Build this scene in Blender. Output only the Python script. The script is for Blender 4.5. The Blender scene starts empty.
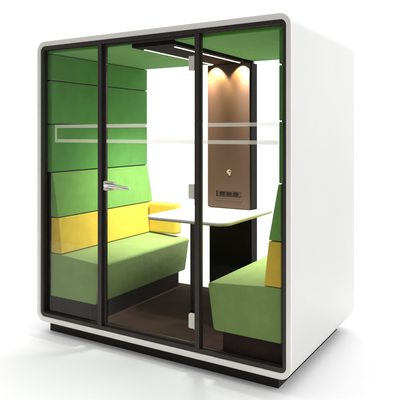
import bpy, bmesh, math
from mathutils import Vector, Matrix
R = math.radians
SC = bpy.context.scene
COL = SC.collection
LED_W = 3
W, D, HB, TOP = 2.136, 1.362, 0.09, 2.29      # pod width, depth, underside and top of the shell

# ------------------------------------------------------------------ materials
def nodes(name):
    m = bpy.data.materials.new(name); m.use_nodes = True
    nt = m.node_tree
    b = nt.nodes['Principled BSDF']
    return m, nt, b

def coords(nt, scale=(1, 1, 1)):
    tc = nt.nodes.new('ShaderNodeTexCoord'); mp = nt.nodes.new('ShaderNodeMapping')
    mp.inputs['Scale'].default_value = scale
    nt.links.new(tc.outputs['Object'], mp.inputs['Vector'])
    return mp.outputs['Vector']

def noise(nt, vec, scale, detail=4, rough=.55):
    n = nt.nodes.new('ShaderNodeTexNoise')
    n.inputs['Scale'].default_value = scale; n.inputs['Detail'].default_value = detail
    n.inputs['Roughness'].default_value = rough
    nt.links.new(vec, n.inputs['Vector'])
    return n.outputs['Fac']

def ramp(nt, fac, c0, c1, p0=.3, p1=.7):
    r = nt.nodes.new('ShaderNodeValToRGB')
    r.color_ramp.elements[0].position = p0; r.color_ramp.elements[0].color = (*c0, 1)
    r.color_ramp.elements[1].position = p1; r.color_ramp.elements[1].color = (*c1, 1)
    nt.links.new(fac, r.inputs['Fac'])
    return r.outputs['Color']

def bump(nt, b, h, strength, dist):
    bp = nt.nodes.new('ShaderNodeBump')
    bp.inputs['Strength'].default_value = strength; bp.inputs['Distance'].default_value = dist
    nt.links.new(h, bp.inputs['Height']); nt.links.new(bp.outputs['Normal'], b.inputs['Normal'])

def plain(name, col, rough=.5, metal=0, var=.06, nscale=6, bs=.0, bscale=200, spec=.5, coat=0):
    m, nt, b = nodes(name)
    v = coords(nt)
    n = noise(nt, v, nscale)
    nt.links.new(ramp(nt, n, [c * (1 - var) for c in col], [min(1, c * (1 + var)) for c in col]), b.inputs['Base Color'])
    b.inputs['Roughness'].default_value = rough; b.inputs['Metallic'].default_value = metal
    b.inputs['Specular IOR Level'].default_value = spec; b.inputs['Coat Weight'].default_value = coat
    if bs:
        bump(nt, b, noise(nt, v, bscale, 3), bs, .002)
    return m

def fabric(name, col, var=.10):
    """wool felt: fine woven fibre plus slow mottling and slight puckering"""
    m, nt, b = nodes(name)
    v = coords(nt)
    slow = noise(nt, v, 9, 6, .6); fine = noise(nt, v, 330, 3, .8)
    mx = nt.nodes.new('ShaderNodeMath'); mx.operation = 'MULTIPLY_ADD'
    mx.inputs[1].default_value = .45; nt.links.new(fine, mx.inputs[0])
    sc = nt.nodes.new('ShaderNodeMath'); sc.operation = 'MULTIPLY'; sc.inputs[1].default_value = .55
    nt.links.new(slow, sc.inputs[0]); nt.links.new(sc.outputs[0], mx.inputs[2])
    nt.links.new(ramp(nt, mx.outputs[0], [c * (1 - var) for c in col], [c * (1 + var) for c in col], .35, .65), b.inputs['Base Color'])
    b.inputs['Roughness'].default_value = .9
    b.inputs['Specular IOR Level'].default_value = .15
    b.inputs['Sheen Weight'].default_value = .25; b.inputs['Sheen Roughness'].default_value = .5
    ad = nt.nodes.new('ShaderNodeMath'); ad.operation = 'MULTIPLY_ADD'; ad.inputs[1].default_value = .06
    nt.links.new(fine, ad.inputs[0]); nt.links.new(slow, ad.inputs[2])
    bump(nt, b, ad.outputs[0], .35, .008)
    return m

M = {}
M['shell'] = plain('white_lacquer', (.635, .635, .63), .38, var=.015, nscale=2, bs=.03, bscale=400)
M['trim'] = plain('cream_edge_lacquer', (.90, .87, .815), .42, var=.03, nscale=3, bs=.04, bscale=300)
M['black'] = plain('dark_bronze_aluminium', (.030, .023, .019), .42, .25, var=.15, nscale=9)
M['gasket'] = plain('black_rubber', (.008, .007, .006), .6, var=.2)
M['plinth'] = plain('matt_black_plinth', (.012, .010, .009), .7, spec=.25, var=.2, bs=.1)
M['bench_base'] = plain('dark_brown_laminate', (.022, .012, .009), .8, spec=.12, var=.2)
M['column'] = plain('black_column_laminate', (.010, .008, .008), .6, var=.2, spec=.12)
M['housing'] = plain('light_bar_black', (.011, .007, .006), .8, spec=.08, var=.2)
M['bronze'] = plain('brown_satin_panel', (.054, .024, .011), .55, .0, var=.05, nscale=3)
M['slot'] = plain('dark_brown_slot', (.05, .022, .014), .5, var=.1)
M['steel'] = plain('brushed_nickel', (.56, .53, .46), .3, .85, var=.06, nscale=30)
M['nickel'] = plain('satin_nickel_hinge', (.66, .64, .56), .45, .3, var=.05, nscale=20)
M['chrome'] = plain('polished_chrome', (.72, .72, .70), .10, 1, var=.03)
M['table'] = plain('white_table_laminate', (.80, .79, .76), .3, var=.02, bs=.02)
M['ply'] = plain('pale_birch_edge', (.45, .40, .25), .5, var=.15, nscale=40)
M['emblem'] = plain('pale_gold_emblem', (.34, .27, .16), .35, .2, var=.05)
M['wall'] = fabric('green_felt', (.075, .245, .045))
M['ceiling'] = fabric('green_ceiling_felt', (.085, .27, .035))
M['wedge'] = fabric('light_green_felt', (.15, .33, .068))
M['seat'] = fabric('apple_green_seat_wool', (.215, .32, .092))
M['yellow'] = fabric('mustard_yellow_wool', (.70, .485, .05), .10)

def carpet():
    m, nt, b = nodes('brown_carpet')
    v = coords(nt)
    n = noise(nt, v, 3.5, 6, .6); f = noise(nt, v, 320, 3, .8)
    mx = nt.nodes.new('ShaderNodeMath'); mx.operation = 'MULTIPLY_ADD'; mx.inputs[1].default_value = .5
    nt.links.new(f, mx.inputs[0])
    sc = nt.nodes.new('ShaderNodeMath'); sc.operation = 'MULTIPLY'; sc.inputs[1].default_value = .5
    nt.links.new(n, sc.inputs[0]); nt.links.new(sc.outputs[0], mx.inputs[2])
    nt.links.new(ramp(nt, mx.outputs[0], (.026, .015, .011), (.080, .046, .033), .36, .64), b.inputs['Base Color'])
    b.inputs['Roughness'].default_value = .95; b.inputs['Specular IOR Level'].default_value = .1
    bump(nt, b, f, .25, .002)
    return m
M['carpet'] = carpet()

def studio_floor():
    m, nt, b = nodes('white_studio_floor')
    v = coords(nt)
    nt.links.new(ramp(nt, noise(nt, v, 1.2, 5), (.845, .845, .85), (.875, .875, .88)), b.inputs['Base Color'])
    b.inputs['Roughness'].default_value = .7; b.inputs['Specular IOR Level'].default_value = .2
    return m
M['floor'] = studio_floor()

def glass():
    m = bpy.data.materials.new('clear_glass'); m.use_nodes = True
    nt = m.node_tree; nt.nodes.clear()
    out = nt.nodes.new('ShaderNodeOutputMaterial'); mix = nt.nodes.new('ShaderNodeMixShader')
    tr = nt.nodes.new('ShaderNodeBsdfTransparent'); tr.inputs['Color'].default_value = (.957, .962, .957, 1)
    gl = nt.nodes.new('ShaderNodeBsdfGlossy'); gl.inputs['Roughness'].default_value = .015
    fr = nt.nodes.new('ShaderNodeFresnel'); fr.inputs['IOR'].default_value = 1.45
    mu = nt.nodes.new('ShaderNodeMath'); mu.operation = 'MULTIPLY'; mu.inputs[1].default_value = .045
    nt.links.new(fr.outputs[0], mu.inputs[0]); nt.links.new(mu.outputs[0], mix.inputs[0])
    nt.links.new(tr.outputs[0], mix.inputs[1]); nt.links.new(gl.outputs[0], mix.inputs[2])
    nt.links.new(mix.outputs[0], out.inputs['Surface'])
    return m
M['glass'] = glass()

def frosted():
    m = bpy.data.materials.new('frosted_white_film'); m.use_nodes = True
    nt = m.node_tree; nt.nodes.clear()
    out = nt.nodes.new('ShaderNodeOutputMaterial'); mix = nt.nodes.new('ShaderNodeMixShader')
    tr = nt.nodes.new('ShaderNodeBsdfTransparent')
    df = nt.nodes.new('ShaderNodeBsdfDiffuse'); df.inputs['Color'].default_value = (.95, .88, .90, 1)
    tl = nt.nodes.new('ShaderNodeBsdfTranslucent'); tl.inputs['Color'].default_value = (.95, .88, .90, 1)
    m2 = nt.nodes.new('ShaderNodeMixShader'); m2.inputs[0].default_value = .7
    nt.links.new(df.outputs[0], m2.inputs[1]); nt.links.new(tl.outputs[0], m2.inputs[2])
    mix.inputs[0].default_value = .33
    nt.links.new(tr.outputs[0], mix.inputs[1]); nt.links.new(m2.outputs[0], mix.inputs[2])
    nt.links.new(mix.outputs[0], out.inputs['Surface'])
    return m
M['film'] = frosted()

def emit(name, col, s):
    m = bpy.data.materials.new(name); m.use_nodes = True
    nt = m.node_tree; nt.nodes.clear()
    out = nt.nodes.new('ShaderNodeOutputMaterial'); e = nt.nodes.new('ShaderNodeEmission')
    e.inputs['Color'].default_value = (*col, 1); e.inputs['Strength'].default_value = s
    nt.links.new(e.outputs[0], out.inputs['Surface'])
    return m
M['led'] = emit('warm_white_led', (1, .86, .70), 9)

# ------------------------------------------------------------------ mesh helpers
def finish(name, bm, mat, parent=None, bevel=0, seg=2, smooth=True):
    bmesh.ops.recalc_face_normals(bm, faces=bm.faces[:])
    me = bpy.data.meshes.new(name); bm.to_mesh(me); bm.free()
    me.materials.append(mat)
    if smooth:
        for p in me.polygons: p.use_smooth = True
    o = bpy.data.objects.new(name, me); COL.objects.link(o)
    if parent: o.parent = parent
    if bevel:
        b = o.modifiers.new('bevel', 'BEVEL'); b.width = bevel; b.segments = seg
        b.limit_method = 'ANGLE'; b.angle_limit = R(30); b.harden_normals = True
    elif smooth:
        me.set_sharp_from_angle(angle=R(30))
    return o

def add_box(bm, x0, x1, y0, y1, z0, z1):
    vs = [bm.verts.new((x, y, z)) for z in (z0, z1) for y in (y0, y1) for x in (x0, x1)]
    for f in ((0, 2, 3, 1), (4, 5, 7, 6), (0, 1, 5, 4), (2, 6, 7, 3), (0, 4, 6, 2), (1, 3, 7, 5)):
        bm.faces.new([vs[i] for i in f])

def box(name, mat, parent, x0, x1, y0, y1, z0, z1, bevel=.002, seg=2):
    bm = bmesh.new(); add_box(bm, x0, x1, y0, y1, z0, z1)
    return finish(name, bm, mat, parent, bevel, seg)

def rrect(x0, x1, z0, z1, r, n=10):
    """rounded rectangle outline; r one radius or four (bottom right, top right, top left, bottom left)"""
    if not isinstance(r, (tuple, list)): r = [r] * 4
    pts = []
    for (cx, cz, a0), q in zip(((x1, z0, -90), (x1, z1, 0), (x0, z1, 90), (x0, z0, 180)), r):
        ox = cx - q if cx == x1 else cx + q
        oz = cz + q if cz == z0 else cz - q
        for i in range(n + 1):
            a = R(a0 + 90 * i / n)
            pts.append((ox + q * math.cos(a), oz + q * math.sin(a)))
    return pts

def prism(name, mat, parent, pts, a, b, axis='y', bevel=.002, seg=2):
    """extrude a closed outline: axis y takes (x,z) points, axis z takes (x,y) points"""
    bm = bmesh.new()
    mk = (lambda p, t: (p[0], t, p[1])) if axis == 'y' else (lambda p, t: (p[0], p[1], t))
    A = [bm.verts.new(mk(p, a)) for p in pts]; B = [bm.verts.new(mk(p, b)) for p in pts]
    bm.faces.new(A); bm.faces.new(B[::-1])
    n = len(pts)
    for i in range(n): bm.faces.new((A[i], B[i], B[(i + 1) % n], A[(i + 1) % n]))
    return finish(name, bm, mat, parent, bevel, seg)

def ring(name, mat, parent, outer, inner, a, b, bevel=0, seg=2):
    """a tube between two outlines in xz with equal point counts, from y=a to y=b"""
    bm = bmesh.new()
    L = [[bm.verts.new((p[0], y, p[1])) for p in o] for o, y in ((outer, a), (inner, a), (inner, b), (outer, b))]
    n = len(outer)
    for k in range(4):
        P, Q = L[k], L[(k + 1) % 4]
        for i in range(n):
            j = (i + 1) % n
            bm.faces.new((P[i], P[j], Q[j], Q[i]))
    return finish(name, bm, mat, parent, bevel, seg)

def fillet(pts, radii, n=6):
    """round the corners of a polygon, one radius per corner"""
    out = []
    N = len(pts)
    for i, p in enumerate(pts):
        r = radii[i]; p = Vector(p); a = Vector(pts[i - 1]); b = Vector(pts[(i + 1) % N])
        if r <= 0: out.append(tuple(p)); continue
        u = (a - p).normalized(); v = (b - p).normalized()
        ang = math.acos(max(-1, min(1, u.dot(v)))); t = r / math.tan(ang / 2)
        c = p + (u + v).normalized() * (r / math.sin(ang / 2))
        s, e = p + u * t - c, p + v * t - c
        a0 = math.atan2(s.y, s.x); a1 = math.atan2(e.y, e.x)
        d = (a1 - a0 + math.pi) % (2 * math.pi) - math.pi
        for k in range(n + 1):
            w = a0 + d * k / n
            out.append((c.x + r * math.cos(w), c.y + r * math.sin(w)))
    return out

def tube(bm, pts, rad, n=14, flat=1.0):
    """tube through points; flat squashes it vertically"""
    rings = []
    for i, p in enumerate(pts):
        p = Vector(p)
        d = (Vector(pts[min(i + 1, len(pts) - 1)]) - Vector(pts[max(i - 1, 0)])).normalized()
        up = Vector((0, 0, 1)) if abs(d.z) < .9 else Vector((1, 0, 0))
        s = d.cross(up).normalized(); t = s.cross(d)
        r = rad[i] if isinstance(rad, (list, tuple)) else rad
        rings.append([bm.verts.new(p + s * r * math.cos(2 * math.pi * k / n) + t * r * flat * math.sin(2 * math.pi * k / n)) for k in range(n)])
    for A, B in zip(rings, rings[1:]):
        for k in range(n): bm.faces.new((A[k], A[(k + 1) % n], B[(k + 1) % n], B[k]))
    bm.faces.new(rings[0]); bm.faces.new(rings[-1][::-1])

def thing(name, label, cat, loc=(0, 0, 0), group=None):
    o = bpy.data.objects.new(name, None); COL.objects.link(o)
    o.empty_display_size = .1
    o.location = loc; o['label'] = label; o['category'] = cat
    if group: o['group'] = group
    return o

# ------------------------------------------------------------------ setting
bm = bmesh.new()
vs = [bm.verts.new((x, y, 0)) for x, y in ((-150, -2.6), (60, -2.6), (60, 150), (-150, 150))]
bm.faces.new(vs)
fl = finish('floor', bm, M['floor'], smooth=False); fl['kind'] = 'structure'

# ------------------------------------------------------------------ the pod
pod = thing('office_pod', 'white meeting pod with rounded corners, dark glazed front and green padded walls', 'meeting pod')
N = 12
out_f = rrect(0, W, HB, TOP, .078, N); in_f = rrect(.032, W - .032, HB + .037, TOP - .037, .042, N)
ring('shell', M['shell'], pod, out_f, in_f, .012, D, .0015)
# front edge trim with a soft rounded arris, its own colour
bm = bmesh.new()
def inset(o, d):
    x0, x1, z0, z1 = d, W - d, HB + d, TOP - d
    return rrect(x0, x1, z0, z1, .078 - d, N)
def outset(d):
    return rrect(.032 - d, W - .032 + d, HB + .037 - d, TOP - .037 + d, .042 + d, N)
loops = [(inset(0, .0), .0115), (inset(0, .0), .004), (inset(0, .0012), .0012), (inset(0, .004), .0), (outset(.003), .0), (outset(.0008), .0008), (outset(0), .003), (outset(0), .0115)]
L = [[bm.verts.new((p[0], y, p[1])) for p in o] for o, y in loops]
n = len(L[0])
for P, Q in zip(L, L[1:] + L[:1]):
    for i in range(n):
        j = (i + 1) % n
        bm.faces.new((P[i], P[j], Q[j], Q[i]))
finish('front_trim', bm, M['trim'], pod)
box('base_plinth', M['plinth'], pod, .072, W - .110, .072, D - .10, 0, HB + .001)
bm = bmesh.new(); add_box(bm, .037, W - .037, .05, D - .02, HB + .03, .14)
finish('pod_floor', bm, M['carpet'], pod)

# front frame: outer bars and two posts
GY = .040
fo = rrect(.0322, W - .0322, HB + .0372, TOP - .0372, .0418, N)
fi = rrect(.058, W - .058, HB + .066, TOP - .066, .012, N)
ring('front_frame', M['black'], pod, fo, fi, .012, .052, .0015)
go = rrect(.0575, W - .0575, HB + .0655, TOP - .0655, .0125, N)
gi = rrect(.0615, W - .0615, HB + .0715, TOP - .0700, .010, N)
ring('gasket', M['gasket'], pod, go, gi, .030, .050)
XL, XR = .620, 1.457                   # left edges of the posts
PW = .036
zt0, zt1 = HB + .0665, TOP - .0665
for x in (XL, XR):
    p = box('post', M['black'], pod, x, x + PW, .013, .056, zt0, zt1, .0015)
    box('gasket', M['gasket'], p, x + PW + .0005, x + PW + .006, .024, .050, zt0 + .004, zt1 - .004, .0008)

def pane(parent, x0, x1, y=GY, name='glass_pane', z0=zt0 + .004, z1=zt1 - .004):
    return box(name, M['glass'], parent, x0, x1, y, y + .008, z0, z1, 0)
def band(parent, x0, x1, endl=False, endr=False):
    y0, y1 = GY - .0022, GY - .0006
    bm = bmesh.new()
    for z in (1.6225, 1.5105): add_box(bm, x0, x1, y0, y1, z - .0125, z + .0125)
    if endl: add_box(bm, x0, x0 + .021, y0, y1, 1.5232, 1.6098)
    if endr: add_box(bm, x1 - .021, x1, y0, y1, 1.5232, 1.6098)
    finish('frosted_band', bm, M['film'], parent, smooth=False)
gl = pane(pod, .0595, XL - .0005); band(gl, .158, XL - .002, endl=True)
gr = pane(pod, XR + PW + .007, W - .0595); band(gr, XR + PW + .009, W - .10)

# the glass door between the posts: pane, bottom and top rails, three hinges, lever handle
dx0, dx1 = XL + PW + .008, XR - .002
bm = bmesh.new(); add_box(bm, dx0, dx1, .034, .054, zt0 + .003, zt0 + .020); add_box(bm, dx0, dx1, .034, .054, zt1 - .018, zt1 - .003)
add_box(bm, dx0, dx0 + .017, .034, .054, zt0 + .0205, zt1 - .0185)
door = finish('door', bm, M['black'], pod, .001)
dg = pane(door, dx0 + .0175, dx1, z0=zt0 + .0205, z1=zt1 - .0185); band(dg, dx0 + .019, dx1 - .002)
for z in (2.031, 1.183, .325):
    h = prism('hinge', M['nickel'], door, rrect(dx1 - .048, dx1 + .002, z - .048, z + .048, .007, 4), .018, .0375, bevel=.0015)
    bm = bmesh.new()
    tube(bm, [(dx1 - .003, .020, z - .050), (dx1 - .003, .020, z + .050)], .0055)
    finish('hinge_pin', bm, M['steel'], h)
# handle
hz = 1.185
hd = prism('handle', M['nickel'], door, rrect(dx0 + .008, dx0 + .105, hz - .034, hz + .034, .006, 4), .016, .0375, bevel=.0025)
bm = bmesh.new()
tube(bm, [(dx0 + .078, .018, hz + .006), (dx0 + .078, -.012, hz + .006), (dx0 + .079, -.022, hz + .006)], [.017, .014, .013])
tube(bm, [(dx0 + .066, -.026, hz + .006), (dx0 + .085, -.031, hz + .006), (dx0 + .13, -.034, hz + .005), (dx0 + .20, -.034, hz + .001), (dx0 + .27, -.031, hz - .005), (dx0 + .284, -.029, hz - .006)],
     [.018, .021, .019, .016, .013, .006], flat=.85)
finish('lever', bm, M['chrome'], hd)
bm = bmesh.new()
tube(bm, [(dx0 + .078, .0155, hz - .0225), (dx0 + .078, .004, hz - .0225)], [.0085, .008])
finish('lock_cylinder', bm, M['chrome'], hd)

# back glazing either side of the media column
for x0, x1 in ((.045, .868), (1.302, W - .045)):
    box('glass_pane', M['glass'], pod, x0, x1, 1.338, 1.346, .1405, 2.245, 0)

# side wall padding: three panels a side over the benches
def mir(pts, right): return [((W - x) if right else x, z) for x, z in pts]
for right in (False, True):
    for z0, z1 in ((1.262, 1.637), (1.6455, 1.984), (1.9925, 2.196)):
        o = prism('acoustic_panel', M['wall'], pod, mir([(.0375, z0), (.102, z0), (.102, z1), (.0375, z1)], right), .060, 1.325, bevel=.006, seg=3)
    # thin dark carrier behind the panel joints
    bmx = (.0365, .085) if not right else (W - .085, W - .0325)
    box('panel_backing', M['gasket'], pod, bmx[0], bmx[1], .066, 1.316, .142, 2.19, 0)
# ceiling padding either side of the light bar
for x0, x1 in ((.0375, .905), (1.262, W - .0375)):
    box('ceiling_panel', M['ceiling'], pod, x0, x1, .060, 1.325, 2.2, 2.245, .012, 3)

# ------------------------------------------------------------------ ceiling light bar
bar = thing('ceiling_light', 'black ceiling light bar with two thin glowing strips between the green ceiling pads', 'ceiling light', (1.08, .65, 2.25))
def rel(o, root):
    o.matrix_parent_inverse = Matrix.Translation(root.location).inverted()
    return o
rel(box('housing', M['housing'], bar, .9055, 1.2615, .0535, 1.332, 2.178, 2.2448, .003), bar)
for x in (.940, 1.205):
    rel(box('led_strip', M['led'], bar, x - .0055, x + .0055, .16, 1.165, 2.1745, 2.1776, 0), bar)
    l = bpy.data.lights.new('strip_light', 'AREA'); l.shape = 'RECTANGLE'; l.size = .010; l.size_y = .90; l.spread = R(150)
    l.energy = LED_W; l.color = (1, .985, .95)
    lo = bpy.data.objects.new('strip_light', l); COL.objects.link(lo); lo.location = (x, .6125, 2.1735)
    # added unseen spots boosting the strip's light, aimed down and outwards over the bench
    for y in (.48, .70, .92, 1.12):
        l = bpy.data.lights.new('strip_fill_spot', 'SPOT'); l.energy = 78; l.color = (1, .985, .95)
        l.spot_size = R(80); l.spot_blend = 1; l.shadow_soft_size = .05
        lo = bpy.data.objects.new('strip_fill_spot', l); COL.objects.link(lo); lo.location = (x, y, 2.165)
        lo.rotation_euler = Vector((-.40 if x < 1 else .40, .22, -1)).to_track_quat('-Z', 'Y').to_euler()
for x in (.948, 1.212):          # the strip ends wash the column
    l = bpy.data.lights.new('column_wash', 'SPOT'); l.energy = 40; l.color = (1, .84, .44)
    l.spot_size = R(94); l.spot_blend = .5; l.shadow_soft_size = .006
    lo = bpy.data.objects.new('column_wash', l); COL.objects.link(lo)
    lo.location = (x, 1.130, 2.172); lo.rotation_euler = (R(28), 0, 0)

# ------------------------------------------------------------------ media column at the back wall
mc = thing('media_column', 'black back column faced with a warm brown panel carrying a small pale emblem', 'column', (1.08, 1.28, .14))
bm = bmesh.new(); add_box(bm, .872, 1.292, 1.222, 1.334, .1405, .8795); add_box(bm, .872, 1.292, 1.222, 1.334, .9065, 2.177)
rel(finish('column_body', bm, M['column'], mc, .003), mc)
bm = bmesh.new()
# front panel with a real recess for the slot
x0, x1, z0, z1 = .868, 1.281, .912, 2.176
sx0, sx1, sz0, sz1 = .955, 1.205, 1.010, 1.062
add_box(bm, x0, x1, 1.200, 1.2215, sz1, z1); add_box(bm, x0, x1, 1.200, 1.2215, z0, sz0)
add_box(bm, x0, sx0, 1.200, 1.2215, sz0, sz1); add_box(bm, sx1, x1, 1.200, 1.2215, sz0, sz1)
bmesh.ops.remove_doubles(bm, verts=bm.verts[:], dist=1e-5)
fp = rel(finish('front_panel', bm, M['bronze'], mc, smooth=False), mc)
o = box('socket_tray', M['slot'], fp, sx0 + .002, sx1 - .002, 1.212, 1.221, sz0 + .002, sz1 - .002, 0); o.matrix_parent_inverse = Matrix.Identity(4)
bm = bmesh.new()
for k in range(3): add_box(bm, sx0 + .030 + k * .066, sx0 + .080 + k * .066, 1.208, 1.2115, sz0 + .012, sz1 - .014)
o = finish('socket', bm, M['column'], fp, .002)
o = box('tray_lip', M['bronze'], fp, sx0 - .004, sx1 + .004, 1.193, 1.1995, sz0 - .030, sz0 - .022, .002)
# emblem: a small pale rounded badge tapering to the lower right, with a dark notch
def badge(p): return [(1.084 + (x - 1.064) * 1.18, 1.222 + (z - 1.222) * 1.12) for x, z in p]
pts = badge([(1.045, 1.232), (1.051, 1.243), (1.064, 1.248), (1.077, 1.243), (1.083, 1.231), (1.080, 1.219), (1.077, 1.206), (1.071, 1.199), (1.064, 1.203), (1.060, 1.212), (1.049, 1.220)])
e = prism('emblem', M['emblem'], fp, fillet(pts, [.005] * len(pts), 3), 1.1945, 1.1995, bevel=.001)
pts = badge([(1.064, 1.240), (1.080, 1.237), (1.078, 1.227), (1.070, 1.228)])
prism('emblem_notch', M['slot'], e, fillet(pts, [.002] * 4, 3), 1.1925, 1.1943, bevel=0)

# ------------------------------------------------------------------ table
tb = thing('table', 'white round-cornered table top on a black leg, joined to the brown column', 'table', (1.04, .8, .14))
tz = .906
top = rel(prism('tabletop', M['table'], tb, rrect(.690, 1.440, .470, 1.335, (.10, .02, .02, .10), 14), tz - .014, tz, 'z', .002), tb)
e = prism('edge_band', M['ply'], top, rrect(.693, 1.437, .473, 1.333, (.097, .018, .018, .097), 14), tz - .026, tz - .0145, 'z', .002)
bm = bmesh.new(); add_box(bm, 1.020, 1.098, .650, .700, .1405, tz - .0265)
rel(finish('leg', bm, M['black'], tb, .012, 4), tb)
rel(box('bracket', M['column'], tb, .92, 1.24, .95, 1.190, tz - .055, tz - .0268), tb)

# ------------------------------------------------------------------ benches
def bench(right, label):
    b = thing('bench', label, 'bench', (W - .3 if right else .3, .68, .14), 'benches facing each other across the table')
    X = lambda pts: mir(pts, right)
    rel(prism('base', M['bench_base'], b, X([(.086, .1405), (.50, .1405), (.50, .279), (.086, .279)]), .075, 1.285), b)
    rel(prism('seat', M['seat'], b, X(fillet([(.088, .280), (.562, .280), (.608, .586), (.19, .617), (.088, .617)], [.006, .022, .022, 0, 0])), .062, 1.300, bevel=.007, seg=4), b)
    rel(prism('lower_backrest', M['yellow'], b, X([(.088, .621), (.205, .621), (.172, .900), (.088, .900)]), .064, 1.315, bevel=.007, seg=3), b)
    rel(prism('upper_backrest', M['wedge'], b, X([(.088, .907), (.172, .907), (.108, 1.254), (.088, 1.254)]), .062, 1.320, bevel=.006, seg=3), b)
    x = (.198, .515) if not right else (W - .515, W - .198)
    rel(box('armrest', M['yellow'], b, x[0], x[1], 1.215, 1.315, .621, .905, .022, 5), b)
    return b
bench(False, 'green bench with mustard yellow lower backrest, fully visible at the left wall')
bench(True, 'green bench half hidden behind the white right side wall, its end facing the viewer')

# ------------------------------------------------------------------ light
w = bpy.data.worlds.new('World'); SC.world = w; w.use_nodes = True
nt = w.node_tree; bg = nt.nodes['Background']
# a white cyclorama behind the pod, the darker studio behind the photographer
geo = nt.nodes.new('ShaderNodeTexCoord')
dot = nt.nodes.new('ShaderNodeVectorMath'); dot.operation = 'DOT_PRODUCT'
dot.inputs[1].default_value = Vector((-.12, .99, 0)).normalized()
nt.links.new(geo.outputs['Generated'], dot.inputs[0])
rp = nt.nodes.new('ShaderNodeValToRGB')
rp.color_ramp.interpolation = 'EASE'
rp.color_ramp.elements[0].position = .12; rp.color_ramp.elements[0].color = (.15, .15, .15, 1)
rp.color_ramp.elements[1].position = .52; rp.color_ramp.elements[1].color = (1, 1, 1, 1)
mr = nt.nodes.new('ShaderNodeMapRange'); mr.inputs['From Min'].default_value = -1; mr.inputs['From Max'].default_value = 1
nt.links.new(dot.outputs['Value'], mr.inputs['Value']); nt.links.new(mr.outputs[0], rp.inputs['Fac'])
nt.links.new(rp.outputs['Color'], bg.inputs['Color']); bg.inputs['Strength'].default_value = 1.68
def area(name, loc, target, size, energy, col=(1, 1, 1), size_y=None):
    l = bpy.data.lights.new(name, 'AREA'); l.energy = energy; l.color = col; l.size = size
    if size_y: l.shape = 'RECTANGLE'; l.size_y = size_y
    o = bpy.data.objects.new(name, l); COL.objects.link(o); o.location = loc
    o.rotation_euler = (Vector(target) - Vector(loc)).to_track_quat('-Z', 'Y').to_euler()
    return o
s = bpy.data.lights.new('softbox_sun', 'SUN'); s.energy = .48; s.angle = R(70); s.color = (1, .99, .97)
so = bpy.data.objects.new('softbox_sun', s); COL.objects.link(so)
so.rotation_euler = Vector((-.12, -.12, -1)).to_track_quat('-Z', 'Y').to_euler()

# ------------------------------------------------------------------ camera
cam = bpy.data.cameras.new('camera'); co = bpy.data.objects.new('camera', cam); COL.objects.link(co)
co.location = (3.352, -3.07, HB + 1.473)
co.rotation_euler = (R(90), 0, math.atan2(.515, .857))
cam.sensor_width = 36; cam.lens = 36 * 550 / 400
cam.shift_y = -(200 - 134) / 400
cam.clip_end = 1000; cam.clip_start = .05
SC.camera = co
SC.view_settings.view_transform = 'Standard'; SC.view_settings.look = 'None'
SC.view_settings.exposure = 0; SC.view_settings.gamma = 1
SC.cycles.transparent_max_bounces = 24
SC.cycles.max_bounces = 10; SC.cycles.diffuse_bounces = 5
